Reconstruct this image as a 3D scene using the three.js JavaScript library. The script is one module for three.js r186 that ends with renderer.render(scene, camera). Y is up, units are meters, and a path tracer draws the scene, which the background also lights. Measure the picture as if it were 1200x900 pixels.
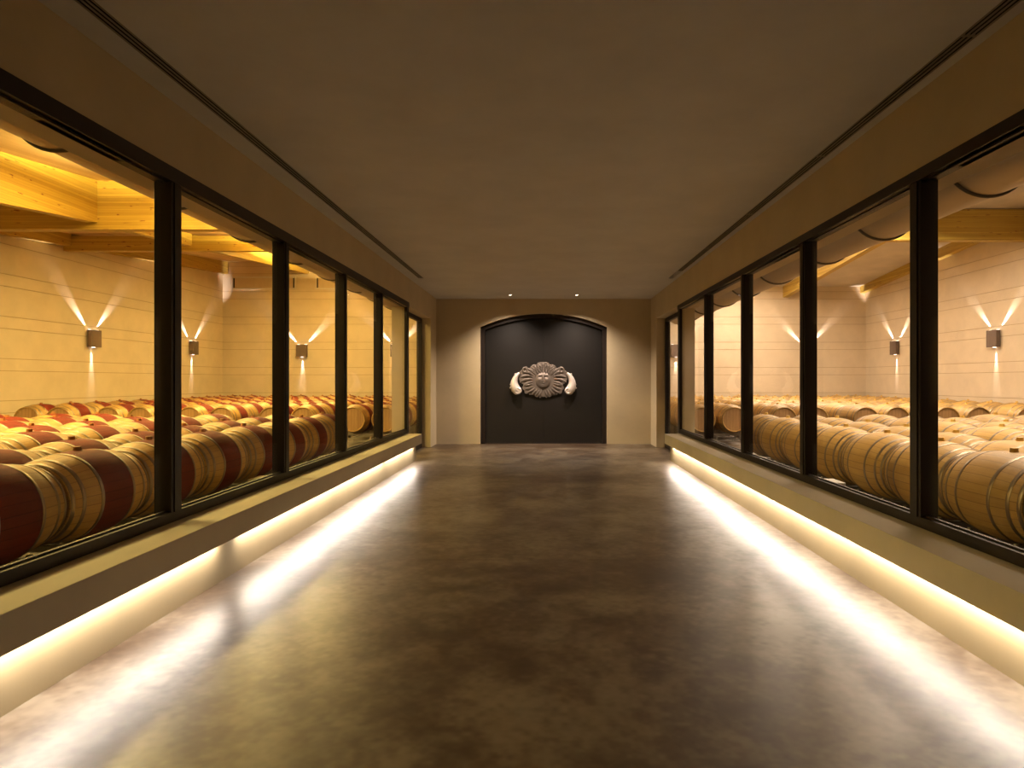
import * as THREE from 'three';
import { mergeGeometries } from 'three/addons/utils/BufferGeometryUtils.js';
import { RoundedBoxGeometry } from 'three/addons/geometries/RoundedBoxGeometry.js';
import { RectAreaLightUniformsLib } from 'three/addons/lights/RectAreaLightUniformsLib.js';

RectAreaLightUniformsLib.init();

// ---------------------------------------------------------------- camera, exposure
const F = 770;                       // focal length in pixels of a 1200 x 900 frame
const scene = new THREE.Scene();
scene.background = new THREE.Color(0x000000);
const camera = new THREE.PerspectiveCamera(2 * Math.atan(450 / F) * 180 / Math.PI, 1200 / 900, 0.05, 120);
camera.position.set(0.04, 1.5, 0);
camera.lookAt(0.04, 1.5, -10);
camera.setViewOffset(1200, 900, -39, 4, 1200, 900);   // shift lens: vanishing point at (639, 446)
camera.updateProjectionMatrix();
const renderer = new THREE.WebGLRenderer({ antialias: true });
renderer.toneMapping = THREE.LinearToneMapping;
renderer.toneMappingExposure = 1.0;
renderer.shadowMap.enabled = true;

// light levels (the fittings themselves are built further down)
const LED_COLOR = new THREE.Color().setRGB(1.0, 0.87, 0.74);
const LED_LEVEL = 175;                                  // nits of the strip lights under the ledges
const CELLAR_COLOR = { left: new THREE.Color().setRGB(1.0, 0.77, 0.27), right: new THREE.Color().setRGB(1.0, 0.80, 0.60) };
const CELLAR_LEVEL = { left: 1720, right: 950 };  // strength of the unseen lamps that light the cellars
const SCONCE_COLOR = new THREE.Color().setRGB(1.0, 0.80, 0.70);
const SCONCE_LEVEL = 46;
const DOWN_COLOR = new THREE.Color().setRGB(1.0, 0.80, 0.64);
const DOWN_LEVEL = 42;

// ---------------------------------------------------------------- layout (Z is metres ahead of the camera)
const W = 2.535, WO = 2.815;         // corridor half width, outer face of its side walls
const CEIL = 3.43, ZE = 15.53, ZB = -2.5;
const HEADS = { left: 2.872, right: 2.836 }, RAIL = { left: 0.1, right: 0.075 };   // underside of the wall above the glazing
const LEDGE_TOP = 0.52, LEDGE_BOT = 0.343, LEDGE_X = 2.237, BASE_X = 2.385, LEDGE_END = 12.12;
const ROOM_X = 12.72, ROOM_Z = 26, ROOM_Z0 = -2.0;
const WIN_END = { left: 12.39, right: 12.36 };
const MULL = { left: [ 4.654, 6.61, 8.546, 10.435], right: [ 4.50, 6.446, 8.39, 10.33] };
const WIN0 = 2.45;                   // glazing and strip lights begin here, out of view, keeping the near floor darker
const DOOR0 = 12.42, DOOR1 = 14.75, DOOR_H = 2.9;

// ---------------------------------------------------------------- helpers
let seed = 20240611;
const rnd = () => { seed = (Math.imul(seed, 1664525) + 1013904223) >>> 0; return seed / 4294967296; };
const used = {};
const numbered = n => { const k = used[n] = (used[n] ?? -1) + 1; return k ? `${n}_${String(k).padStart(3, '0')}` : n; };
function shade(o) { o.castShadow = true; o.receiveShadow = true; return o; }
function part(name, geo, mat, parent) { const m = shade(new THREE.Mesh(geo, mat)); m.name = name; parent.add(m); return m; }
function thing(name, label, category, group, pos) {
  const o = new THREE.Group(); o.name = numbered(name); o.userData = { label, category };
  if (group) o.userData.group = group;
  if (pos) o.position.set(pos[0], pos[1], pos[2]);
  scene.add(o); return o;
}
function single(name, geo, mat, label, category, group) {
  const m = shade(new THREE.Mesh(geo, mat)); m.name = numbered(name); m.userData = { label, category };
  if (group) m.userData.group = group;
  scene.add(m); return m;
}
function struct(name, label, category) { const o = new THREE.Group(); o.name = name; o.userData = { kind: 'structure', label, category }; scene.add(o); return o; }
// planar uv in metres along the dominant axis of each face
function uvMetres(g, swap = false) {
  if (g.index) g = g.toNonIndexed();
  const p = g.attributes.position, uv = new Float32Array(p.count * 2), a = new THREE.Vector3(), b = new THREE.Vector3(), c = new THREE.Vector3(), n = new THREE.Vector3();
  for (let i = 0; i < p.count; i += 3) {
    a.fromBufferAttribute(p, i); b.fromBufferAttribute(p, i + 1); c.fromBufferAttribute(p, i + 2);
    n.copy(b).sub(a).cross(c.clone().sub(a));
    const ax = Math.abs(n.x), ay = Math.abs(n.y), az = Math.abs(n.z);
    [a, b, c].forEach((v, k) => {
      let u, w;
      if (ax >= ay && ax >= az) { u = v.z; w = v.y; } else if (ay >= az) { u = v.z; w = v.x; } else { u = v.x; w = v.y; }
      if (swap) [u, w] = [w, u];
      uv[(i + k) * 2] = u; uv[(i + k) * 2 + 1] = w;
    });
  }
  g.setAttribute('uv', new THREE.BufferAttribute(uv, 2));
  return g;
}
// box from ranges: x, y in world metres, Z ahead of the camera
function bx(x0, x1, y0, y1, Z0, Z1) {
  const g = new THREE.BoxGeometry(Math.abs(x1 - x0), Math.abs(y1 - y0), Math.abs(Z1 - Z0));
  g.translate((x0 + x1) / 2, (y0 + y1) / 2, -(Z0 + Z1) / 2);
  return uvMetres(g);
}
function rbx(x0, x1, y0, y1, Z0, Z1, r = 0.006) {
  const g = new RoundedBoxGeometry(Math.abs(x1 - x0), Math.abs(y1 - y0), Math.abs(Z1 - Z0), 1, r);
  g.translate((x0 + x1) / 2, (y0 + y1) / 2, -(Z0 + Z1) / 2);
  return uvMetres(g);
}
const merge = list => mergeGeometries(list.map(g => { const h = g.index ? g.toNonIndexed() : g; for (const k of Object.keys(h.attributes)) if (!['position', 'normal', 'uv'].includes(k)) h.deleteAttribute(k); return h; }));
// a box whose top and bottom heights differ at its two ends along Z
function slopeBox(x0, x1, Z0, Z1, b0, t0, b1, t1) {
  const g = new THREE.BoxGeometry(Math.abs(x1 - x0), 1, Math.abs(Z1 - Z0)); g.translate((x0 + x1) / 2, 0, -(Z0 + Z1) / 2);
  const p = g.attributes.position;
  for (let i = 0; i < p.count; i++) {
    const far = Math.abs(-p.getZ(i) - Z1) < 1e-4, top = p.getY(i) > 0;
    p.setY(i, far ? (top ? t1 : b1) : (top ? t0 : b0));
  }
  g.computeVertexNormals();
  const h = uvMetres(g); h.computeVertexNormals(); return h;
}

// ---------------------------------------------------------------- procedural textures
function lattice(n, s) { let q = s >>> 0; const a = new Float32Array(n * n); for (let i = 0; i < n * n; i++) { q = (Math.imul(q, 1664525) + 1013904223) >>> 0; a[i] = q / 4294967296; } return a; }
const LAT = lattice(256, 77);
function vnoise(x, y, per) {      // tileable value noise, period per
  const xi = Math.floor(x), yi = Math.floor(y), fx = x - xi, fy = y - yi, sx = fx * fx * (3 - 2 * fx), sy = fy * fy * (3 - 2 * fy);
  const w = v => ((v % per) + per) % per, at = (i, j) => LAT[(w(j) % 256) * 256 + (w(i) % 256)];
  const a = at(xi, yi), b = at(xi + 1, yi), c = at(xi, yi + 1), d = at(xi + 1, yi + 1);
  return a + (b - a) * sx + (c - a) * sy + (a - b - c + d) * sx * sy;
}
function fbm(u, v, base, oct, gain = 0.5) { let s = 0, a = 1, t = 0, f = base; for (let o = 0; o < oct; o++) { s += a * vnoise(u * f + o * 17, v * f + o * 31, f); t += a; a *= gain; f *= 2; } return s / t; }
function tex(w, h, fn, srgb, rx = 1, ry = 1) {
  const d = new Uint8Array(w * h * 4);
  for (let j = 0; j < h; j++) for (let i = 0; i < w; i++) {
    const c = fn(i / w, j / h), k = (j * w + i) * 4;
    d[k] = Math.max(0, Math.min(255, c[0] * 255)); d[k + 1] = Math.max(0, Math.min(255, c[1] * 255)); d[k + 2] = Math.max(0, Math.min(255, c[2] * 255)); d[k + 3] = 255;
  }
  const t = new THREE.DataTexture(d, w, h, THREE.RGBAFormat);
  t.wrapS = t.wrapT = THREE.RepeatWrapping; t.magFilter = THREE.LinearFilter; t.minFilter = THREE.LinearMipmapLinearFilter; t.generateMipmaps = true;
  if (srgb) t.colorSpace = THREE.SRGBColorSpace;
  t.repeat.set(rx, ry); t.needsUpdate = true; return t;
}
const g3 = v => [v, v, v];
const mixc = (a, b, t) => [a[0] + (b[0] - a[0]) * t, a[1] + (b[1] - a[1]) * t, a[2] + (b[2] - a[2]) * t];
const sm = (a, b, x) => { const t = Math.max(0, Math.min(1, (x - a) / (b - a))); return t * t * (3 - 2 * t); };

// polished concrete: cloudy trowel marks, one tile = 5 m
const floorTone = (u, v) => {
  const wx = u + 0.05 * (fbm(u, v, 6, 3) - 0.5), wy = v + 0.05 * (fbm(v, u, 6, 3) - 0.5);
  const a = fbm(wx, wy, 5, 6, 0.62), b = fbm(wx + 0.37, wy + 0.11, 22, 4, 0.6), c = fbm(u, v, 120, 2);
  return 0.5 * a + 0.33 * b + 0.17 * c;
};
const floorMap = tex(1024, 1024, (u, v) => { const t = sm(0.32, 0.68, floorTone(u, v)); return mixc([0.225, 0.165, 0.11], [0.43, 0.39, 0.335], t); }, true, 0.2, 0.2);
const floorRough = tex(1024, 1024, (u, v) => { const t = sm(0.34, 0.66, floorTone(v + 0.2, u)); const s = fbm(u, v, 60, 3); return g3(0.315 + 0.05 * t + 0.05 * s); }, false, 0.2, 0.2);
const floorBump = tex(1024, 1024, (u, v) => g3(0.6 * fbm(u, v, 26, 4) + 0.4 * fbm(u + 0.4, v, 90, 3)), false, 0.2, 0.2);
const plasterBump = tex(512, 512, (u, v) => g3(0.5 * fbm(u, v, 24, 5) + 0.5 * fbm(u, v, 7, 3)), false, 0.5, 0.5);
const plasterMap = tex(512, 512, (u, v) => g3(0.90 + 0.10 * fbm(u, v, 5, 6, 0.6)), true, 0.4, 0.4);
const woodGrain = (u, v, lam) => {     // u along the grain, v across, lam laminations over the tile
  const r = Math.floor(v * lam), off = LAT[r * 7 + 3], fr = v * lam - r;
  const g = fbm(u + off, v, 4, 2), fine = vnoise(u * 10 + off * 40, v * 260, 260), band = vnoise(u * 3 + off * 9, v * 60 + 3 * g, 60);
  return { tone: 0.45 * off + 0.3 * band + 0.25 * fine, joint: Math.min(fr, 1 - fr) };
};
const beamMap = tex(1024, 512, (u, v) => {
  const w = woodGrain(u, v, 20); let c = mixc([0.65, 0.535, 0.20], [0.84, 0.735, 0.34], w.tone);
  const k = sm(0.83, 0.9, fbm(u, v * 1.0, 24, 2)); c = mixc(c, [0.48, 0.30, 0.14], k);
  return w.joint < 0.05 ? mixc(c, [0.55, 0.38, 0.2], 0.5) : c;
}, true, 0.3, 1.0);
const ceilMapL = tex(1024, 512, (u, v) => { const w = woodGrain(u, v, 6); return mixc([0.80, 0.66, 0.44], [0.93, 0.82, 0.62], w.tone); }, true, 0.3, 0.9);
const ceilMapR = tex(512, 512, (u, v) => g3(0.84 + 0.10 * fbm(u, v, 6, 5)), true, 0.4, 0.4);
// barrel: u runs round the barrel, v along it
const NST = 30;
const staveMap = (lo, hi, joint) => tex(1024, 128, (u, v) => {
  const r = Math.floor(u * NST), fr = u * NST - r, t = LAT[r * 13 + 5];
  const fine = vnoise(u * 512, v * 6 + t * 20, 512), g = fbm(u, v, 16, 3);
  const c = mixc(lo, hi, 0.5 * t + 0.25 * fine + 0.25 * g);
  return Math.min(fr, 1 - fr) < 0.035 ? mixc(c, joint, 0.45) : c;
}, true, 1, 1);
const oakA = staveMap([0.68, 0.53, 0.26], [0.82, 0.67, 0.38], [0.42, 0.28, 0.14]);
const oakB = staveMap([0.62, 0.48, 0.24], [0.77, 0.63, 0.36], [0.40, 0.27, 0.14]);
const redMap = staveMap([0.355, 0.105, 0.06], [0.475, 0.17, 0.09], [0.2, 0.05, 0.03]);
const staveBump = tex(1024, 32, (u, v) => { const f = u * NST - Math.floor(u * NST); return g3(Math.min(f, 1 - f) < 0.03 ? 0.2 : 0.85 + 0.15 * vnoise(u * 512, v * 4, 512)); }, false, 1, 1);
const headMap = tex(256, 256, (u, v) => {
  const r = Math.floor(u * 7), fr = u * 7 - r, t = LAT[r * 29 + 11]; const c = mixc([0.60, 0.46, 0.29], [0.76, 0.61, 0.41], 0.5 * t + 0.5 * vnoise(u * 90, v * 5 + t * 9, 90));
  return Math.min(fr, 1 - fr) < 0.03 ? mixc(c, [0.3, 0.2, 0.1], 0.5) : c;
}, true);
const metalNoise = tex(256, 256, (u, v) => g3(0.36 + 0.22 * fbm(u, v, 8, 4)), false, 1, 1);

const std = o => new THREE.MeshStandardMaterial(o);
const M = {
  floor: std({ map: floorMap, roughnessMap: floorRough, roughness: 1, bumpMap: floorBump, bumpScale: 0.0004 }),
  cellarFloor: std({ map: floorMap, color: 0xffffff, roughness: 0.6 }),
  plaster: std({ map: plasterMap, color: 0xc8b898, roughness: 0.92, bumpMap: plasterBump, bumpScale: 0.002 }),
  ceiling: std({ map: plasterMap, color: 0xdcd9d4, roughness: 0.95 }),
  ledge: std({ map: plasterMap, color: 0xd2c9b6, roughness: 0.75, bumpMap: plasterBump, bumpScale: 0.0008 }),
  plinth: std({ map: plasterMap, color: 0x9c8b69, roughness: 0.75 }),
  frame: std({ color: 0x150806, roughness: 0.5, metalness: 0.1 }),
  glass: new THREE.MeshPhysicalMaterial({ color: 0xffffff, roughness: 0.0, transmission: 1, thickness: 0, ior: 1.08 }),
  door: std({ color: 0x191614, roughness: 0.42, metalness: 0.1 }),
  doorFrame: std({ color: 0x221812, roughness: 0.5, metalness: 0.2 }),
  concrete: std({ map: plasterMap, color: 0xe2d2b6, roughness: 0.9, bumpMap: plasterBump, bumpScale: 0.0015 }),
  groove: std({ color: 0xb39d7c, roughness: 0.95 }),
  beam: std({ map: beamMap, roughness: 0.55 }),
  ceilL: std({ map: ceilMapL, roughness: 0.7 }),
  ceilR: std({ map: ceilMapR, color: 0xe6dccb, roughness: 0.85 }),
  duct: std({ color: 0xa89a84, roughness: 0.42, metalness: 0.55 }),
  ductRing: std({ color: 0x5d564d, roughness: 0.5, metalness: 0.7 }),
  oakA: std({ map: oakA, bumpMap: staveBump, bumpScale: 0.0006, roughness: 0.55 }),
  oakB: std({ map: oakB, bumpMap: staveBump, bumpScale: 0.0006, roughness: 0.55 }),
  red: new THREE.MeshPhysicalMaterial({ map: redMap, bumpMap: staveBump, bumpScale: 0.0006, roughness: 0.7, specularIntensity: 0.35 }),
  head: std({ map: headMap, roughness: 0.65 }),
  hoop: std({ color: 0x93836c, roughness: 0.42, metalness: 0.8 }),
  bung: std({ color: 0xd8b257, roughness: 0.5 }),
  bungRed: std({ color: 0xa8743c, roughness: 0.6 }),
  rack: std({ color: 0x938d83, roughness: 0.4, metalness: 0.6 }),
  sconce: std({ color: 0x6a5c54, roughness: 0.5, metalness: 0.4 }),
  slotDark: std({ color: 0x0b0806, roughness: 0.8 }),
  slat: std({ color: 0x8f8578, roughness: 0.6 }),
  white: std({ color: 0xd9d4c8, roughness: 0.6 }),
  bronze: std({ color: 0x655b53, roughness: 0.55, metalness: 0.4 }),
  polished: std({ color: 0xd9cfc8, roughness: 0.35, metalness: 0.45 }),
  led: std({ color: 0xffffff, emissive: LED_COLOR, emissiveIntensity: 3 }),
  sconceGlow: std({ color: 0xffffff, emissive: SCONCE_COLOR, emissiveIntensity: 5 }),
  downGlow: std({ color: 0xffffff, emissive: DOWN_COLOR, emissiveIntensity: 14 }),
  unseenLampL: std({ color: 0xffffff, emissive: CELLAR_COLOR.left, emissiveIntensity: 4 }),
  unseenLampR: std({ color: 0xffffff, emissive: CELLAR_COLOR.right, emissiveIntensity: 4 }),
};

// ================================================================ STRUCTURE: corridor
{
  const fl = struct('floor', 'dark polished concrete corridor floor with cloudy trowel marks', 'floor');
  const cuts = [ZB, 0.6, 5.5, 10.4, ZE + 0.4];
  for (let i = 0; i + 1 < cuts.length; i++) part('floor_slab', bx(-WO, WO, -0.2, 0, cuts[i] + 0.0015, cuts[i + 1] - 0.0015), M.floor, fl);
  part('slab_bed', bx(-WO, WO, -0.3, -0.2, ZB, ZE + 0.4), M.slotDark, fl);

  const ce = struct('ceiling', 'plain plastered corridor ceiling', 'ceiling');
  const c0 = CEIL, c1 = CEIL + 0.18, zs = 12.42;
  part('ceiling_slab', merge([
    bx(-W, -2.352, c0, c1, ZB, zs), bx(-2.252, 2.362, c0, c1, ZB, zs), bx(2.462, W, c0, c1, ZB, zs), bx(-W, W, c0, c1, zs, ZE),
    bx(-W, W, c1, c1 + 0.06, ZB, ZE)]), M.ceiling, ce);

  const we = struct('wall_end', 'plastered end wall around the arched door', 'wall');
  const s = new THREE.Shape();
  s.moveTo(-W - 0.3, 0); s.lineTo(-1.5, 0); s.lineTo(-1.5, 2.765);
  const R = (1.5 * 1.5 + 0.322 * 0.322) / (2 * 0.322), cy = 3.087 - R, a0 = Math.atan2(2.765 - cy, -1.5), a1 = Math.atan2(2.765 - cy, 1.5);
  for (let i = 1; i <= 32; i++) { const a = a0 + (a1 - a0) * i / 32; s.lineTo(R * Math.cos(a), cy + R * Math.sin(a)); }
  s.lineTo(1.5, 0); s.lineTo(W + 0.3, 0); s.lineTo(W + 0.3, CEIL + 0.2); s.lineTo(-W - 0.3, CEIL + 0.2); s.closePath();
  let g = new THREE.ExtrudeGeometry(s, { depth: 0.4, bevelEnabled: false }); g.translate(0, 0, -ZE - 0.4);
  part('wall_face', uvMetres(g), M.plaster, we);
  const wb = struct('wall_back', 'plain plastered wall closing the corridor behind the viewer', 'wall');
  part('wall_face', bx(-WO, WO, 0, CEIL + 0.2, ZB - 0.2, ZB), M.plaster, wb);

  // the arched double door
  const d = struct('door_1', 'dark grey arched double door in the end wall', 'door');
  const arch = (hw, spring, top, inset) => {
    const q = new THREE.Shape(), rise = top - spring, r = (hw * hw + rise * rise) / (2 * rise), yc = top - r, b0 = Math.atan2(spring - yc, -hw), b1 = Math.atan2(spring - yc, hw);
    q.moveTo(-hw, inset); q.lineTo(-hw, spring);
    for (let i = 1; i <= 32; i++) { const a = b0 + (b1 - b0) * i / 32; q.lineTo(r * Math.cos(a), yc + r * Math.sin(a)); }
    q.lineTo(hw, inset); q.closePath(); return q;
  };
  const fr = arch(1.5, 2.765, 3.087, 0), inner = arch(1.4, 2.70, 2.985, 0.004);
  const hole = new THREE.Path(); hole.setFromPoints(inner.getPoints()); fr.holes.push(hole);
  g = new THREE.ExtrudeGeometry(fr, { depth: 0.12, bevelEnabled: false }); g.translate(0, 0, -ZE - 0.22); part('door_frame', uvMetres(g), M.doorFrame, d);
  for (const side of [-1, 1]) {
    const hw = 1.396, spring = 2.70, top = 2.98, rise = top - spring, r = (hw * hw + rise * rise) / (2 * rise), yc = top - r;
    const q = new THREE.Shape(); q.moveTo(side * 0.003, 0.012); q.lineTo(side * hw, 0.012); q.lineTo(side * hw, spring);
    for (let i = 1; i <= 16; i++) { const x = hw + (0.003 - hw) * i / 16; q.lineTo(side * x, yc + Math.sqrt(r * r - x * x)); }
    q.closePath();
    g = new THREE.ExtrudeGeometry(q, { depth: 0.06, bevelEnabled: true, bevelSize: 0.003, bevelThickness: 0.003, bevelSegments: 1 }); g.translate(0, 0, -ZE - 0.235);
    const leaf = part('door_leaf', uvMetres(g), M.door, d);
    for (const y of [0.3, 0.9, 1.65, 2.45]) { const h = new THREE.CylinderGeometry(0.014, 0.014, 0.14, 10); h.translate(side * 1.398, y, -ZE - 0.165); part('hinge', h, M.doorFrame, leaf); }
  }
  part('threshold', bx(-1.5, 1.5, 0, 0.012, ZE + 0.1, ZE + 0.3), M.doorFrame, d);
  const wd = struct('wall_behind_door', 'dark wall closing the recess behind the arched door', 'wall');
  part('wall_face', bx(-WO, WO, 0, CEIL + 0.2, ZE + 0.4, ZE + 0.5), M.doorFrame, wd);
}

// side walls, glazing, ledges, side doors
let trimNo = 0, winNo = 0, doorNo = 1;
for (const side of ['left', 'right']) {
  const s = side === 'left' ? -1 : 1, X = (a, b) => s < 0 ? [-b, -a] : [a, b], B = (a, b, ...r) => bx(...X(a, b), ...r), RB = (a, b, ...r) => rbx(...X(a, b), ...r);
  const cel = side === 'left' ? 'the red-banded barrel cellar' : 'the plain barrel cellar';
  const wl = struct('wall_' + side, `plastered corridor wall above and around the glazing to ${cel}`, 'wall');
  const we = WIN_END[side], HEAD = HEADS[side];
  part('wall_upper', merge([B(W, WO, HEAD, 6.9, ZB, DOOR0 - 0.02), B(W, WO, DOOR_H, 6.9, DOOR0 - 0.02, DOOR1), B(W, WO, 0, 6.9, DOOR1, ZE + 0.4)]), M.plaster, wl);
  part('wall_pier', B(W + 0.04, WO, 0, HEAD, we - 0.17, DOOR0 - 0.02), M.plaster, wl);
  part('unseen_wall_near', B(W, WO, 0, HEAD, ZB, WIN0), M.plaster, wl);  // solid wall out of view, placed to darken the foreground
  part('wall_outer', merge([B(W, WO, 0, 6.9, ZE + 0.4, ROOM_Z + 0.3)]), M.plaster, wl);

  // ledge with its recessed plinth
  const tr = struct('trim_' + (++trimNo), `pale ledge running under the glazing to ${cel}`, 'ledge');
  part('ledge_slab', RB(LEDGE_X, W + 0.09, LEDGE_BOT, LEDGE_TOP, ZB, LEDGE_END, 0.004), M.ledge, tr);
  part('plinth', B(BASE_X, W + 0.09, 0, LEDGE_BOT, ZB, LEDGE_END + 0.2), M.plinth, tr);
  part('ledge_end', B(W - 0.02, W + 0.09, LEDGE_BOT, LEDGE_TOP, LEDGE_END, LEDGE_END + 0.2), M.ledge, tr);

  // glazing
  const wn = struct('window_' + (++winNo), `long dark framed glazing looking into ${cel}`, 'window');
  const fx0 = W, fx1 = W + 0.12;
  part('top_rail', B(W - 0.012, fx1, HEAD, HEAD + RAIL[side], WIN0, we), M.frame, wn);
  part('glazing_bead', B(W + 0.03, W + 0.05, HEAD - 0.012, HEAD, WIN0, we), M.frame, wn);
  part('bottom_rail', RB(fx0, fx1 - 0.03, LEDGE_TOP, LEDGE_TOP + 0.072, WIN0, we, 0.004), M.frame, wn);
  part('glazing_bead', B(W + 0.032, W + 0.052, LEDGE_TOP + 0.072, LEDGE_TOP + 0.084, WIN0, we), M.frame, wn);
  const mz = MULL[side];
  for (const z of mz) { const m = part('mullion', RB(fx0, fx1, LEDGE_TOP + 0.06, HEAD, z - 0.13, z, 0.004), M.frame, wn); part('cover_strip', B(fx0 - 0.008, fx0, LEDGE_TOP + 0.07, HEAD, z - 0.1, z - 0.03), M.frame, m); }
  part('end_post', RB(W - 0.004, W + 0.12, LEDGE_TOP, HEAD, WIN0 - 0.0, WIN0 + 0.1, 0.004), M.frame, wn);
  part('end_post', RB(W - 0.004, W + 0.05, LEDGE_TOP, HEAD, we - 0.17, we, 0.004), M.frame, wn);
  const ed = [WIN0 + 0.1, ...mz, we - 0.17];
  for (let i = 0; i + 1 < ed.length; i++) { const far = i + 2 < ed.length ? ed[i + 1] - 0.13 : ed[i + 1]; part('pane', B(W + 0.036, W + 0.046, LEDGE_TOP + 0.07, HEAD, ed[i], far), M.glass, wn); }

  // glazed side door past the end of the ledge
  const dr = struct('door_' + (++doorNo), `narrow dark framed glass door into ${cel} beside the end wall`, 'door');
  const dx0 = 2.725, dx1 = 2.80;
  part('post', RB(dx0, dx1 + 0.03, 0, DOOR_H - 0.02, DOOR1 - 0.09, DOOR1 - 0.005, 0.004), M.frame, dr);
  part('post', RB(dx0, dx1, 0, DOOR_H - 0.02, DOOR0, DOOR0 + 0.07, 0.004), M.frame, dr);
  part('head_rail', B(dx0, dx1, DOOR_H - 0.09, DOOR_H - 0.01, DOOR0 + 0.07, DOOR1 - 0.09), M.frame, dr);
  part('bottom_rail', B(dx0, dx1, 0, 0.1, DOOR0 + 0.07, DOOR1 - 0.09), M.frame, dr);
  part('pane', B(2.757, 2.767, 0.1, DOOR_H - 0.09, DOOR0 + 0.07, DOOR1 - 0.09), M.glass, dr);
}

// ================================================================ STRUCTURE: the two cellars
// ceiling heights (underside) by Z
const ceilAt = (side, Z) => side === 'left' ? (Z < 13.9 ? 1.5 + 3.93 + 0.10 * (Z - 11.24) : 1.5 + 3.88 + 0.095 * (Z - 17.4)) : 1.5 + 3.72 + 0.09 * (26 - Z);
for (const side of ['left', 'right']) {
  const s = side === 'left' ? -1 : 1, X = (a, b) => s < 0 ? [-b, -a] : [a, b], B = (a, b, ...r) => bx(...X(a, b), ...r);
  const cel = side === 'left' ? 'red-banded barrel cellar' : 'plain barrel cellar';
  const fl = struct(`floor_${side}`, `concrete floor of the ${cel}`, 'floor');
  part('floor_slab', B(WO, ROOM_X + 0.3, -0.2, 0, ROOM_Z0 - 0.2, ROOM_Z + 0.3), M.cellarFloor, fl);
  const ce = struct(`ceiling_${side}`, side === 'left' ? 'sloping timber ceiling of the red-banded barrel cellar' : 'sloping pale ceiling of the plain barrel cellar', 'ceiling');
  const cm = side === 'left' ? M.ceilL : M.ceilR, runs = side === 'left' ? [[ROOM_Z0 - 0.2, 13.89], [13.91, ROOM_Z + 0.3]] : [[ROOM_Z0 - 0.2, ROOM_Z + 0.3]];
  for (const [z0, z1] of runs) {
    const a = ceilAt(side, z0), b = ceilAt(side, z1);
    part('ceiling_slab', slopeBox(...X(WO, ROOM_X + 0.3), z0, z1, a, a + 0.2, b, b + 0.2), cm, ce);
  }
  if (side === 'left') part('ceiling_step', B(WO, ROOM_X, 5.0, 6.2, 13.86, 13.94), cm, ce);
  // walls of broad and narrow concrete courses with recessed joints
  const levels = []; for (let k = 0; k < 7; k++) levels.push([k + 0.02, k + 0.73], [k + 0.73, k + 1.02]);
  const wo = struct(`wall_${side}_outer`, `outer side wall of the ${cel} in wide and narrow courses`, 'wall');
  part('wall_core', B(ROOM_X + 0.012, ROOM_X + 0.3, 0, 7.2, ROOM_Z0 - 0.2, ROOM_Z + 0.3), M.groove, wo);
  const wf = struct(`wall_${side}_far`, `far wall of the ${cel} in wide and narrow courses`, 'wall');
  part('wall_core', B(WO, ROOM_X + 0.3, 0, 7.2, ROOM_Z + 0.012, ROOM_Z + 0.3), M.groove, wf);
  part('wall_course', B(ROOM_X, ROOM_X + 0.012, 0, 0.014, ROOM_Z0, ROOM_Z), M.concrete, wo);
  for (const [y0, y1] of levels) {
    part('wall_course', B(ROOM_X, ROOM_X + 0.014, y0 + 0.008, y1 - 0.008, ROOM_Z0, ROOM_Z), M.concrete, wo);
    part('wall_course', B(WO, ROOM_X, y0 + 0.008, y1 - 0.008, ROOM_Z, ROOM_Z + 0.014), M.concrete, wf);
  }
  const wn = struct(`wall_${side}_near`, `near wall of the ${cel} behind the viewer`, 'wall');
  part('wall_face', B(WO, ROOM_X + 0.3, 0, 7.2, ROOM_Z0 - 0.2, ROOM_Z0), M.concrete, wn);
}

// ================================================================ LIGHT FITTINGS of the corridor
function strip(side, z0, z1, label) {
  const s = side === 'left' ? -1 : 1, o = thing('led_strip', label, 'strip light', `strip lights under the ${side === 'left' ? 'ledge of the red-banded barrel cellar' : 'ledge of the plain barrel cellar'}`);
  const xa = 2.325, xb = 2.355, X = s < 0 ? [-xb, -xa] : [xa, xb];
  part('profile', bx(...X, LEDGE_BOT - 0.014, LEDGE_BOT, z0, z1), M.slat, o);
  part('diffuser', bx(X[0] + 0.004, X[1] - 0.004, LEDGE_BOT - 0.018, LEDGE_BOT - 0.014, z0 + 0.005, z1 - 0.005), M.led, o);
  const l = new THREE.RectAreaLight(LED_COLOR, LED_LEVEL, 0.022, z1 - z0 - 0.01);
  l.position.set((X[0] + X[1]) / 2, LEDGE_BOT - 0.022, -(z0 + z1) / 2); l.rotation.x = -Math.PI / 2; l.castShadow = true; l.name = 'strip_glow'; o.add(l);
}
{
  const NTH = ['first', 'second', 'third', 'fourth', 'fifth', 'sixth', 'seventh', 'eighth', 'ninth', 'tenth', 'eleventh'];
  const L = [[2.48, 4.86], [5.16, 7.5], [7.52, 9.84], [9.94, 11.1], [11.18, 12.05]];
  const R = [[2.48, 4.9], [4.92, 7.3], [7.32, 9.7], [9.72, 12.05]];
  L.forEach(([a, b], i) => strip('left', a, b, `warm white strip light under red-banded barrel ledge, ${NTH[L.length - 1 - i]} from the end wall`));
  R.forEach(([a, b], i) => strip('right', a, b, `warm white strip light under plain barrel ledge, ${NTH[R.length - 1 - i]} from the end wall`));
}
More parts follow.
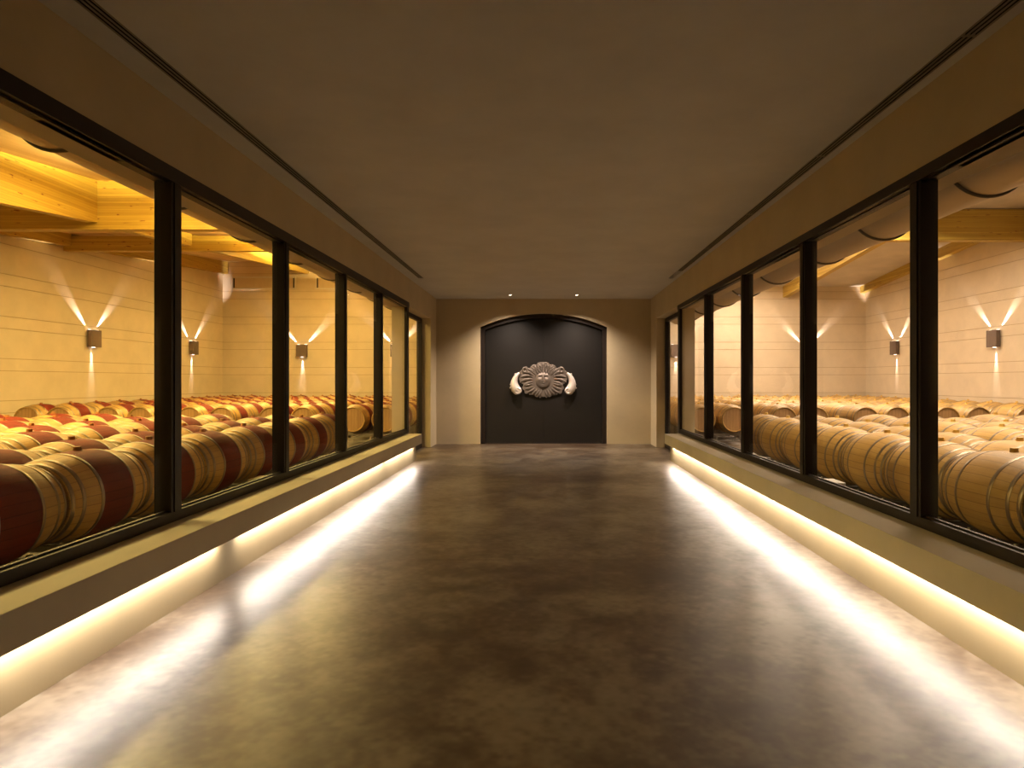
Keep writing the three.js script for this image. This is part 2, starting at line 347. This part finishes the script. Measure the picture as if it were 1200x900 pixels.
for (const x of [-0.75, 0.75]) {
  const o = thing('downlight', `small round ceiling downlight before arched door, on ${x < 0 ? 'red-banded' : 'plain'} barrel side`, 'downlight', 'downlights in front of the arched door', [x, CEIL, -14.8]);
  const ring = new THREE.LatheGeometry([[0.034, -0.001], [0.036, -0.006], [0.05, -0.006], [0.054, 0]].map(p => new THREE.Vector2(...p)), 24);
  part('trim_ring', ring, M.slat, o);
  const disc = new THREE.CylinderGeometry(0.034, 0.034, 0.002, 24); disc.translate(0, -0.002, 0); part('lens', disc, M.downGlow, o);
  const l = new THREE.SpotLight(DOWN_COLOR, DOWN_LEVEL, 0, 1.05, 1.0, 2); l.position.set(0, -0.01, 0); l.target.position.set(0, -3, -0.25); l.castShadow = true; l.shadow.radius = 1; l.name = 'downlight_glow';
  o.add(l); o.add(l.target); l.target.name = 'downlight_aim';
}
// linear slot diffusers let into the ceiling
function slotUnit(x0, x1, z0, z1, label, group) {
  const o = thing('slot_diffuser', label, 'air vent', group);
  part('back_plate', bx(x0, x1, CEIL + 0.07, CEIL + 0.075, z0, z1), M.slotDark, o);
  const n = 4, p = (x1 - x0) / n, bar = p * 0.52;
  const gap = 0.0165, w = (x1 - x0 - 3 * gap) / 4;
  for (let i = 0; i < n; i++) { const a = x0 + i * (w + gap); const bl = part('blade', bx(a, a + w, CEIL + 0.003, CEIL + 0.07, z0, z1), M.slotDark, o); part('blade_face', bx(a, a + w, CEIL - 0.001, CEIL + 0.003, z0, z1), M.slat, bl); }
  part('end_cap', bx(x0, x1, CEIL - 0.001, CEIL + 0.07, z0 - 0.012, z0), M.slat, o);
}
slotUnit(-2.350, -2.254, ZB + 0.02, 12.40, 'long three-slot air diffuser in ceiling on the red-banded barrel side');
for (let k = 0; k < 7; k++) {
  const z0 = -2.25 + k * 1.98, z1 = Math.min(z0 + 1.968, 12.40); if (k === 0) continue;
  slotUnit(2.364, 2.460, z0, z1, `three-slot air diffuser in ceiling, plain barrel side, ${['', 'sixth', 'fifth', 'fourth', 'third', 'second', 'first'][k]} from the end wall`, 'slot diffusers on the plain barrel side');
}

// ================================================================ EMBLEM on the door
{
  const K = 0.001667 * 1.0, o = thing('door_emblem', 'grey metal relief of bearded mask with leaves and bright scrolls on arched door', 'emblem', null, [-0.01, 1.5 - 0.012, -ZE - 0.166]);
  const half = [[0, 268], [45, 266], [80, 252], [96, 232], [130, 236], [162, 218], [186, 188], [198, 168], [222, 192], [252, 206], [286, 192], [306, 156], [332, 136], [352, 110], [366, 84], [352, 40], [330, 0], [300, -36], [270, -50],
    [288, -74], [294, -108], [268, -136], [264, -168], [232, -182], [212, -164], [190, -196], [166, -172], [142, -202], [124, -182], [112, -216], [82, -226], [64, -202], [48, -240], [24, -218], [0, -228]];
  const pts = [...half.map(([x, y]) => new THREE.Vector2(x * K, y * K)), ...half.slice(1, -1).reverse().map(([x, y]) => new THREE.Vector2(-x * K, y * K))];
  const sh = new THREE.Shape(new THREE.SplineCurve([...pts, pts[0]]).getPoints(260));
  part('back_plate', new THREE.ExtrudeGeometry(sh, { depth: 0.022, bevelEnabled: true, bevelSize: 0.006, bevelThickness: 0.008, bevelSegments: 2 }), M.bronze, o);
  const z0 = 0.028;
  // a raised leaf: a tapered, ridged lobe from (x,y) along angle a
  const leaf = (x, y, a, len, wid, hgt, curl = 0) => {
    const nu = 10, nv = 8, pos = [], idx = [];
    for (let i = 0; i <= nu; i++) for (let j = 0; j <= nv; j++) {
      const t = i / nu, q = j / nv * 2 - 1, w = wid * Math.pow(Math.sin(Math.PI * Math.min(1, 0.12 + 0.88 * t)), 0.6) * (0.55 + 0.45 * t);
      const aa = a + curl * t, lx = t * len, c = Math.cos(aa), sn = Math.sin(aa);
      const zz = hgt * (1 - q * q) * Math.sin(Math.PI * (0.15 + 0.8 * t)) * (1 - 0.35 * Math.exp(-q * q * 30)) - 0.003;
      pos.push(x + lx * c - q * w * sn, y + lx * sn + q * w * c, zz);
    }
    for (let i = 0; i < nu; i++) for (let j = 0; j < nv; j++) { const p = i * (nv + 1) + j; idx.push(p, p + nv + 1, p + 1, p + 1, p + nv + 1, p + nv + 2); }
    const g = new THREE.BufferGeometry(); g.setAttribute('position', new THREE.Float32BufferAttribute(pos, 3)); g.setIndex(idx); g.computeVertexNormals();
    g.setAttribute('uv', new THREE.Float32BufferAttribute(new Float32Array(pos.length / 3 * 2), 2)); g.translate(0, 0, z0); return g;
  };
  // crown of feathers over the brow, side plumes, beard leaves
  for (const [row, n, len] of [[100, 4, 70], [138, 5, 72], [176, 4, 70], [206, 2, 56]])
    for (let k = -n; k <= n; k++) { const hw = 190 - Math.abs(row - 120) * 0.9; part('crown_feather', leaf(k / n * hw * 0.82 * K, (row - 26 * (k / n) ** 2) * K, Math.PI / 2 - k / n * 0.75, len * K, (15 + 3 * (5 - n)) * K, 0.024), M.bronze, o); }
  for (const sgn of [-1, 1]) {
    const d = a => sgn > 0 ? a : Math.PI - a;
    for (const [x, y, a, l, w, h, c] of [[150, 90, 0.75, 150, 34, 0.034, -0.5], [150, 60, 0.45, 185, 32, 0.034, -0.5], [155, 25, 0.15, 190, 30, 0.032, -0.4], [150, -10, -0.1, 150, 28, 0.030, -0.3], [140, 110, 1.1, 110, 30, 0.032, -0.4]])
      part('side_plume', leaf(sgn * x * K, y * K, d(a), l * K, w * K, h, sgn * c), M.bronze, o);
    for (const [x, y, a, l, w] of [[150, -40, -0.35, 140, 26], [140, -70, -0.62, 140, 26], [120, -95, -0.85, 130, 24], [92, -110, -1.1, 120, 22], [60, -120, -1.3, 112, 20], [26, -125, -1.48, 108, 18]])
      part('beard_leaf', leaf(sgn * x * K, y * K, d(a), l * K, w * K, 0.03, sgn * 0.25), M.bronze, o);
    const ear = new THREE.TorusGeometry(26 * K, 12 * K, 8, 20); ear.scale(1, 1.25, 0.9); ear.translate(sgn * 262 * K, 158 * K, z0 + 0.004); part('curl', ear, M.bronze, o);
  }
  // the mask: a domed face with brow, eyes, nose, cheeks and mouth
  {
    const n = 44, pos = [], idx = [], uv = [], gs = (x, y, cx, cy, sx, sy) => Math.exp(0 - ((x - cx) / sx) ** 2 - ((y - cy) / sy) ** 2);
    for (let i = 0; i <= n; i++) for (let j = 0; j <= n; j++) {
      const r = i / n, a = j / n * Math.PI * 2, x = r * Math.cos(a), y = r * Math.sin(a), ax = Math.abs(x);
      let z = 0.046 * Math.sqrt(Math.max(0, 1 - r * r));
      z += 0.014 * gs(ax, y, 0.38, 0.62, 0.24, 0.09) - 0.026 * gs(ax, y, 0.36, 0.43, 0.16, 0.10) + 0.010 * gs(ax, y, 0.36, 0.42, 0.08, 0.05) + 0.028 * gs(x, y, 0, 0.22, 0.075, 0.34) + 0.013 * gs(ax, y, 0.1, -0.02, 0.09, 0.08);
      z += 0.012 * gs(ax, y, 0.46, 0.08, 0.2, 0.2) - 0.020 * gs(x, y, 0, -0.32, 0.22, 0.045) + 0.012 * gs(x, y, 0, -0.23, 0.22, 0.05) + 0.010 * gs(x, y, 0, -0.42, 0.17, 0.05) + 0.012 * gs(x, y, 0, -0.66, 0.2, 0.14);
      pos.push(x * 118 * K, (y * 128 + 6) * K, z0 + z * (1 - r ** 8) - 0.004); uv.push(x, y);
    }
    for (let i = 0; i < n; i++) for (let j = 0; j < n; j++) { const p = i * (n + 1) + j; idx.push(p, p + n + 1, p + 1, p + 1, p + n + 1, p + n + 2); }
    const g = new THREE.BufferGeometry(); g.setAttribute('position', new THREE.Float32BufferAttribute(pos, 3)); g.setAttribute('uv', new THREE.Float32BufferAttribute(uv, 2)); g.setIndex(idx); g.computeVertexNormals();
    part('mask_face', g, M.bronze, o);
  }
  // scrolls: a swelling horn that ends in a rolled volute
  for (const sgn of [-1, 1]) {
    const path = [[338, 118, 16], [372, 84, 26], [398, 40, 36], [412, -10, 46], [412, -60, 56], [396, -108, 62], [386, -134, 60]], nu = 30, nv = 16, pos = [], idx = [], uv = [];
    const cv = new THREE.CatmullRomCurve3(path.map(p => new THREE.Vector3(...p)));
    for (let i = 0; i <= nu; i++) {
      const p = cv.getPoint(i / nu), t = cv.getTangent(i / nu), l = Math.hypot(t.x, t.y), nx = -t.y / l, ny = t.x / l;
      for (let j = 0; j <= nv; j++) {
        const a = j / nv * Math.PI * 2, rr = p.z * (1 + 0.05 * Math.cos(4 * a));
        pos.push(sgn * (p.x + nx * Math.cos(a) * rr) * K, (p.y + ny * Math.cos(a) * rr) * K, Math.sin(a) * rr * K * 0.8 + 0.05); uv.push(i / nu, j / nv);
      }
    }
    for (let i = 0; i < nu; i++) for (let j = 0; j < nv; j++) { const p = i * (nv + 1) + j; idx.push(p, p + nv + 1, p + 1, p + 1, p + nv + 1, p + nv + 2); }
    const g = new THREE.BufferGeometry(); g.setAttribute('position', new THREE.Float32BufferAttribute(pos, 3)); g.setAttribute('uv', new THREE.Float32BufferAttribute(uv, 2)); g.setIndex(idx); g.computeVertexNormals();
    const sc = part('scroll', g, M.polished, o); sc.userData.label = 'bright polished scroll';
    const roll = new THREE.SphereGeometry(66 * K, 24, 16); roll.scale(1, 0.92, 0.6); roll.translate(sgn * 372 * K, -136 * K, 0.055); part('volute', roll, M.polished, sc);
    const ring = new THREE.TorusGeometry(38 * K, 7 * K, 8, 28); ring.translate(sgn * 360 * K, -138 * K, 0.055 + 36 * K); part('volute_ridge', ring, M.polished, sc);
    for (const [x, y] of [[404, 98], [424, 40], [452, 0], [468, -50], [474, -98]]) { const b = new THREE.SphereGeometry(15 * K, 10, 8); b.translate(sgn * x * K * 0.985, y * K, 0.045); part('bud', b, M.polished, sc); }
  }
}

// ================================================================ CELLAR: beams, ducts, unseen luminaires, sconces, vents
const cellarName = { left: 'red-banded barrel cellar', right: 'plain barrel cellar' };
for (const side of ['left', 'right']) {
  const s = side === 'left' ? -1 : 1, X = (a, b) => s < 0 ? [-b, -a] : [a, b], B = (a, b, ...r) => bx(...X(a, b), ...r), cn = cellarName[side];
  const beam = (g, label) => single('roof_beam', g, M.beam, label, 'beam');
  const E = 1.5, c = Z => ceilAt(side, Z);
  // uv along the beam: Z beams keep u = z; cross beams have u = x
  if (side === 'left') {
    const rb = Z => E + 3.05 + 0.10 * (Z - 11.24);
    beam(slopeBox(...X(9.31, 9.53), ROOM_Z0, 13.72, rb(ROOM_Z0), c(ROOM_Z0), rb(13.72), c(13.72)), `deep timber rafter joining the deep cross beam in the ${cn}`);
    beam(slopeBox(...X(5.5, 5.72), ROOM_Z0, 13.72, rb(ROOM_Z0) + 0.25, c(ROOM_Z0), rb(13.72) + 0.25, c(13.72)), `deep timber rafter over the rows close to the glass in the ${cn}`);
    beam(B(WO, ROOM_X, E + 3.16, c(13.7), 13.72, 13.96), `deep timber cross beam above the aisle in the ${cn}`);
    beam(B(WO, ROOM_X, E + 3.44, E + 3.83, 17.4, 17.6), `shallow timber cross beam over the far barrel block in the ${cn}`);
    const r2 = Z => E + 3.56 + 0.077 * (Z - 17.4);
    for (const [x, t] of [[9.31, 'middle of the far wall'], [12.5, 'corner along the outer wall'], [6.0, 'part of the far wall close to the glass']])
      for (const [a, b, w] of [[13.97, 17.39, 'between the two cross beams, in line with'], [17.61, ROOM_Z, 'running from shallow cross beam to']])
        beam(slopeBox(...X(x, x + 0.2), a, b, r2(a), c(a), r2(b), c(b)), `timber rafter ${w} ${t}, ${cn}`);
  } else {
    beam(B(WO, ROOM_X, E + 3.675, c(17.2) - 0.02, 17.2, 17.45), `brown timber cross beam of the ${cn}`);
    const r2 = Z => E + 3.29 + 0.08 * (26 - Z);
    for (const [x, t, up] of [[9.44, 'middle of the far wall', 0], [12.5, 'corner along the outer wall', 0.17], [6.0, 'part of the far wall close to the glass', 0]]) {
      beam(slopeBox(...X(x, x + 0.2), 17.46, ROOM_Z, r2(17.46) + up, c(17.46), r2(ROOM_Z) + up, c(ROOM_Z)), `timber rafter running from cross beam to ${t}, ${cn}`);
      if (x < 12) beam(slopeBox(...X(x, x + 0.2), ROOM_Z0, 17.19, c(ROOM_Z0) - 0.55, c(ROOM_Z0), c(17.19) - 0.55, c(17.19)), `timber rafter before the cross beam, in line with ${t}, ${cn}`);
    }
  }
  // round ventilation duct along the glass
  const r = 0.35, ax = 3.5 + (s < 0 ? -0.04 : 0.04), ay = side === 'left' ? E + 2.005 : E + 1.813;
  const du = thing('ventilation_duct', side === 'left' ? 'round metal duct half hidden above glazing of the red-banded barrel cellar' : 'round metal duct with dark joint rings above glazing of plain barrel cellar', 'duct', null, [s * ax, ay, 0]);
  const zr = side === 'left' ? [3.2, 4.72, 6.3, 7.8, 9.3, 10.8, 12.3, 13.8, 15.3] : [3.75, 5.2, 6.8, 8.2, 9.9, 11.4, 12.9, 14.4, 15.9];
  const ends = [ROOM_Z0 + 0.05, ...zr, 17.2];
  for (let i = 0; i + 1 < ends.length; i++) { const L = ends[i + 1] - ends[i], g = new THREE.CylinderGeometry(r, r, L, 40, 1, false); g.rotateX(Math.PI / 2); g.translate(0, 0, -(ends[i] + ends[i + 1]) / 2); part('duct_section', g, M.duct, du); }
  for (const z of zr) {
    const g = new THREE.TorusGeometry(r + 0.004, 0.017, 8, 40); g.translate(0, 0, -z); const rg = part('joint_ring', g, M.ductRing, du);
    const top = c(z) - ay, h = new THREE.CylinderGeometry(0.006, 0.006, Math.max(0.02, top - r), 6); h.translate(0, (top + r) / 2, -z); part('hanger_rod', h, M.ductRing, rg);
  }
  // suspended luminaires, unseen, placed to light the cellar walls, ceiling and barrels
  const lampNth = z => ['first', 'second', 'third', 'fourth', 'fifth'][z > 20.5 ? 0 : z > 15.8 ? 1 : z > 13 ? 2 : z > 10 ? (side === 'left' ? 2 : 3) : (side === 'left' ? 3 : 4)];
  for (const [z, x, y, kd = 1, ku = 1] of (side === 'left' ? [[6.5, 8.3, 4.72, 1.8, 1.1], [11, 7.3, 5.2, 0.7, 1], [16, 6.8, 5.05, 0.75, 1.05], [21.5, 7.6, 5.45, 0.8, 1.55]] : [[7.2, 4.75, 5.3, 1.4, 0.15], [12, 9.0, 6.1], [15.5, 8.5, 5.8], [19.5, 7.6, 5.4], [23.3, 7.2, 5.2, 1.2, 1.4]])) {
    const o = thing('unseen_luminaire', `unseen suspended linear luminaire in the ${cn}, ${lampNth(z)} from the far wall`, 'unseen ceiling light', `unseen linear luminaires of the ${cn}`, [s * x, y, -z]);
    part('housing', new RoundedBoxGeometry(0.14, 0.07, 2.4, 1, 0.008), M.white, o);
    const d = new THREE.BoxGeometry(0.12, 0.01, 2.36); d.translate(0, -0.039, 0); part('diffuser', d, side === 'left' ? M.unseenLampL : M.unseenLampR, o);
    const d2 = new THREE.BoxGeometry(0.12, 0.01, 2.36); d2.translate(0, 0.039, 0); part('diffuser', d2, side === 'left' ? M.unseenLampL : M.unseenLampR, o);
    for (const e of [-1, 1]) { const len = c(z - e * 1.0) - y - 0.035, h = new THREE.CylinderGeometry(0.004, 0.004, len, 6); h.translate(0, 0.035 + len / 2, e * 1.0); part('hanger_rod', h, M.ductRing, o); }
    for (const dir of [-1, 1]) {
      const l = new THREE.RectAreaLight(CELLAR_COLOR[side], CELLAR_LEVEL[side] * (dir < 0 ? 0.25 * kd : ku), 0.12, 2.36); l.position.set(0, dir * 0.05, 0); l.rotation.x = dir * Math.PI / 2; l.castShadow = true; l.name = 'unseen_luminaire_glow'; o.add(l);
    }
  }
  // wall sconces: two beams up, one down
  const SH = 2.68, SW = 0.42, SHH = 0.48, SD = 0.15;
  const sconce = (x, z, onFar, label) => {
    const o = thing('wall_sconce', label, 'wall lamp', `wall sconces of the ${cn}`, [s * x, SH, -z]);
    o.rotation.y = onFar ? 0 : (s < 0 ? Math.PI / 2 : -Math.PI / 2);      // local +z points into the room
    const b = new RoundedBoxGeometry(SW, SHH, SD - 0.03, 1, 0.006); b.translate(0, 0, 0.03 + (SD - 0.03) / 2); part('housing', b, M.sconce, o);
    const bp = new THREE.BoxGeometry(SW * 0.7, SHH * 0.7, 0.034); bp.translate(0, 0, 0.015); part('back_plate', bp, M.sconce, o);
    for (const [lx, ly, dx, dy] of [[-0.14, SHH / 2, -0.68, 0.73], [0.14, SHH / 2, 0.68, 0.73], [0, -SHH / 2, 0, -1]]) {
      const up = Math.sign(ly), g = new THREE.BoxGeometry(0.09, 0.012, 0.05); g.translate(lx, ly + up * 0.004, 0.06); part('lens', g, M.sconceGlow, o);
      const l = new THREE.SpotLight(SCONCE_COLOR, SCONCE_LEVEL * (up > 0 ? 1 : 0.55), 0, 0.19, 1.0, 2); l.position.set(lx + dx * 0.02, ly + up * 0.016, 0.032); l.target.position.set(lx + dx * 3, ly + dy * 3, 0.032 - 0.14); l.castShadow = true; l.shadow.radius = 0.5; l.name = 'sconce_glow'; o.add(l); o.add(l.target); l.target.name = 'sconce_aim';
    }
  };
  sconce(ROOM_X, 18.47, false, `dark box wall sconce on outer wall of the ${cn}, away from the corner`);
  sconce(ROOM_X, 23.7, false, `dark box wall sconce on outer wall of the ${cn}, beside the corner`);
  if (side === 'left') { sconce(9.56, ROOM_Z, true, `dark box wall sconce on far wall below the vents, ${cn}`); sconce(5.85, ROOM_Z, true, `dark box wall sconce on far wall towards the glass, ${cn}`); }
  else { sconce(10.35, ROOM_Z, true, `dark box wall sconce on far wall beside the corner, ${cn}`); sconce(5.2, ROOM_Z, true, `dark box wall sconce on far wall towards the glass, ${cn}`); }
  // long framed air vents high on the far wall
  if (side === 'left') for (const [a, b, t] of [[9.82, 12.35, 'beside the corner'], [6.5, 9.05, 'towards the glass']]) {
    const o = thing('wall_vent', `long framed air vent high on far wall of the ${cn}, ${t}`, 'vent', null);
    const y0 = 5.11, y1 = 5.61;
    part('panel', B(a + 0.05, b - 0.05, y0 + 0.05, y1 - 0.05, ROOM_Z - 0.02, ROOM_Z), M.concrete, o);
    part('frame', merge([B(a, b, y0, y0 + 0.05, ROOM_Z - 0.05, ROOM_Z), B(a, b, y1 - 0.05, y1, ROOM_Z - 0.05, ROOM_Z), B(a, a + 0.05, y0 + 0.05, y1 - 0.05, ROOM_Z - 0.05, ROOM_Z), B(b - 0.05, b, y0 + 0.05, y1 - 0.05, ROOM_Z - 0.05, ROOM_Z)]), M.white, o);
    for (const xx of [a + 0.06, b - 0.11]) part('slot', B(xx, xx + 0.05, y0 + 0.06, y1 - 0.06, ROOM_Z - 0.03, ROOM_Z - 0.02), M.slotDark, o);
  }
  // plinth box between the glass and the first row
  const pz = side === 'left' ? 7.19 : 6.95;
  single('plinth_box', rbx(...X(2.84, 3.22), 0, 0.42, pz, pz + 0.3, 0.008), M.white, `white plinth box between glass and first barrel row, ${cn}`, 'box');
}

// ================================================================ BARRELS AND RACKS
const BL = 0.94, RB_ = 0.35, RH = 0.29;
const rAt = z => RH + (RB_ - RH) * (1 - Math.pow(Math.abs(2 * z / BL), 2));
function lathe(pts, seg) {            // points (radius, z) to a surface of revolution about the world z axis
  const g = new THREE.LatheGeometry(pts.map(([r, z]) => new THREE.Vector2(r, z)), seg);
  g.rotateX(Math.PI / 2); return g;
}
const HOOPS = [0.452, 0.362, 0.192];
function barrelGeo(seg, n) {
  const h = BL / 2, prof = [[RH - 0.030, -h + 0.032], [RH - 0.018, -h]];
  for (let i = 0; i <= n; i++) { const z = -h + 0.001 + (BL - 0.002) * i / n; prof.push([rAt(z), z]); }
  prof.push([RH - 0.018, h], [RH - 0.030, h - 0.032]);
  const ring = (c, w, t) => lathe([[rAt(c - w) - 0.001, c - w], [rAt(c - w) + t, c - w], [rAt(c) + t, c], [rAt(c + w) + t, c + w], [rAt(c + w) - 0.001, c + w]], seg);
  const band = []; for (let i = 0; i <= 8; i++) { const z = -0.176 + 0.352 * i / 8; band.push([rAt(z) + 0.0012, z]); }
  const head = z => { const g = new THREE.CircleGeometry(RH - 0.028, seg); if (z < 0) g.rotateY(Math.PI); g.translate(0, 0, z); return g; };
  const bung = new THREE.CylinderGeometry(0.027, 0.032, 0.036, 12); bung.translate(0, RB_ + 0.013, 0);
  return { body: lathe(prof, seg), hoops: HOOPS.flatMap(c => [ring(c, 0.015, 0.0035), ring(-c, 0.015, 0.0035)]), band: lathe(band, seg), heads: [head(h - 0.03), head(-h + 0.03)], bung };
}
const GEO = { near: barrelGeo(44, 18), far: barrelGeo(24, 10) };
GEO.far.hoopsOne = merge(GEO.far.hoops.map(g => g.clone()));
// prototypes: parts under a group whose origin is the lowest point of the barrel
function barrelProto(detail, red, oak) {
  const o = new THREE.Group(), G = GEO[detail], up = g => { const h = g.clone(); h.translate(0, RB_, 0); return h; };
  const cache = G.up ??= { body: up(G.body), band: up(G.band), heads: G.heads.map(up), bung: up(G.bung), hoops: G.hoops.map(up), one: G.hoopsOne ? up(G.hoopsOne) : null };
  part('staves', cache.body, oak, o);
  if (red) { const b = part('stained_band', cache.band, M.red, o); b.userData.label = 'wine-red stained band'; }
  for (const g of cache.heads) part('head', g, M.head, o);
  if (detail === 'near') for (const g of cache.hoops) part('hoop', g, M.hoop, o); else part('hoops', cache.one, M.hoop, o);
  part('bung', cache.bung, red ? M.bungRed : M.bung, o);
  return o;
}
const proto = {};
for (const d of ['near', 'far']) for (const red of [true, false]) proto[d + red] = [barrelProto(d, red, M.oakA), barrelProto(d, red, M.oakB)];
// rack: a steel frame for two barrels side by side
const BY = 0.24, PAIR = 0.74;
function rackProto(simple) {
  const o = new THREE.Group(), list = [];
  const put = (n, g) => { if (simple) list.push(g); else part(n, g, M.rack, o); };
  const c = (x0, x1, y0, y1, z0, z1) => bx(x0, x1, y0, y1, z0, z1);
  for (const z of [-0.27, 0.27]) {
    put('upper_rail', c(-PAIR / 2 - 0.36, PAIR / 2 + 0.36, 0.205, 0.245, z - 0.02, z + 0.02));
    put('lower_rail', c(-PAIR / 2 - 0.36, PAIR / 2 + 0.36, 0.055, 0.09, z - 0.02, z + 0.02));
    for (const x of [-PAIR / 2 - 0.36, -0.02, PAIR / 2 + 0.32]) put('post', c(x, x + 0.04, x === -0.02 ? 0.09 : 0, x === -0.02 ? 0.205 : 0.30, z - 0.021, z + 0.021));
    for (const x of [-PAIR / 2, PAIR / 2]) for (const e of [-1, 1]) { const g = new THREE.CylinderGeometry(0.02, 0.03, 0.05, 8); g.translate(x + e * 0.17, 0.262, -z); put('cradle_pad', uvMetres(g)); }
  }
  for (const x of [-PAIR / 2 - 0.34, PAIR / 2 + 0.34]) put('side_rail', c(x - 0.018, x + 0.018, 0.06, 0.085, -0.25, 0.25));
  if (simple) { const m = shade(new THREE.Mesh(merge(list), M.rack)); return m; }
  return o;
}
const rackNear = rackProto(false), rackFar = rackProto(true);
const ORD = ['first', 'second', 'third', 'fourth', 'fifth', 'sixth', 'seventh', 'eighth', 'ninth', 'tenth', 'eleventh'];
let barrelCount = 0;
for (const side of ['left', 'right']) {
  const s = side === 'left' ? -1 : 1, red = side === 'left', look = red ? 'oak wine barrel with wine-red band' : 'plain oak wine barrel';
  const p1 = side === 'left' ? 0.972 : 0.960, end1 = side === 'left' ? 11.59 : 11.40, p2 = 0.965, start2 = 15.30;
  const addBarrel = (x, zc, row, detail, label, group) => {
    const vs = proto[detail + red], o = vs[rnd() < 0.5 ? 0 : 1].clone(); o.name = numbered('wine_barrel'); barrelCount++;
    o.userData = { label, category: 'barrel', group }; o.position.set(s * (x + (rnd() - 0.5) * 0.012), BY, -zc + (rnd() - 0.5) * 0.012);
    o.rotation.y = (rnd() - 0.5) * 0.02; if (rnd() < 0.5) o.rotation.y += Math.PI;
    scene.add(o);
  };
  const addRack = (x, zc, near, label, group) => { const o = (near ? rackNear : rackFar).clone(); o.name = numbered('barrel_rack'); o.userData = { label, category: 'rack', group }; o.position.set(s * (x + PAIR / 2), 0, -zc); scene.add(o); };
  for (let pr = 0; pr < 5; pr++) {
    const x0 = 3.72 + 1.9 * pr;
    // near block, up to the aisle
    const starts = [0, 1].map(k => 1.03 * (x0 + k * PAIR));
    for (let i = 0; i < 9; i++) {
      const zc = end1 - p1 * (i + 0.5); let any = false;
      for (const k of [0, 1]) if (zc + 0.3 > starts[k]) { any = true; addBarrel(x0 + k * PAIR, zc, pr * 2 + k, 'near', `${look}, ${ORD[pr * 2 + k]} row from glass, ${ORD[i]} before the aisle`, `barrels of the block before the aisle, ${cellarName[side]}`); }
      if (any) addRack(x0, zc, pr === 0, `steel barrel rack, ${cellarName[side]}, ${ORD[pr]} row pair from glass, ${ORD[i]} before the aisle`, `barrel racks before the aisle, ${cellarName[side]}`);
    }
    // far block, from the aisle to the far wall
    for (let i = 0; i < 11; i++) {
      const zc = start2 + p2 * (i + 0.5);
      for (const k of [0, 1]) addBarrel(x0 + k * PAIR, zc, pr * 2 + k, i < 2 ? 'near' : 'far', i === 0 ? `${look}, head facing the aisle, ${ORD[pr * 2 + k]} row from the glass` : `${look}, ${ORD[pr * 2 + k]} row from glass, ${ORD[i]} beyond the aisle`, `barrels of the block beyond the aisle, ${cellarName[side]}`);
      addRack(x0, zc, i === 0 && pr === 0, i === 0 ? `steel barrel rack facing the aisle, ${ORD[pr]} pair of rows from glass, ${cellarName[side]}` : `steel barrel rack, ${cellarName[side]}, ${ORD[pr]} row pair from glass, ${ORD[i]} beyond the aisle`, `barrel racks beyond the aisle, ${cellarName[side]}`);
    }
  }
}
console.log('barrels', barrelCount);

renderer.render(scene, camera);
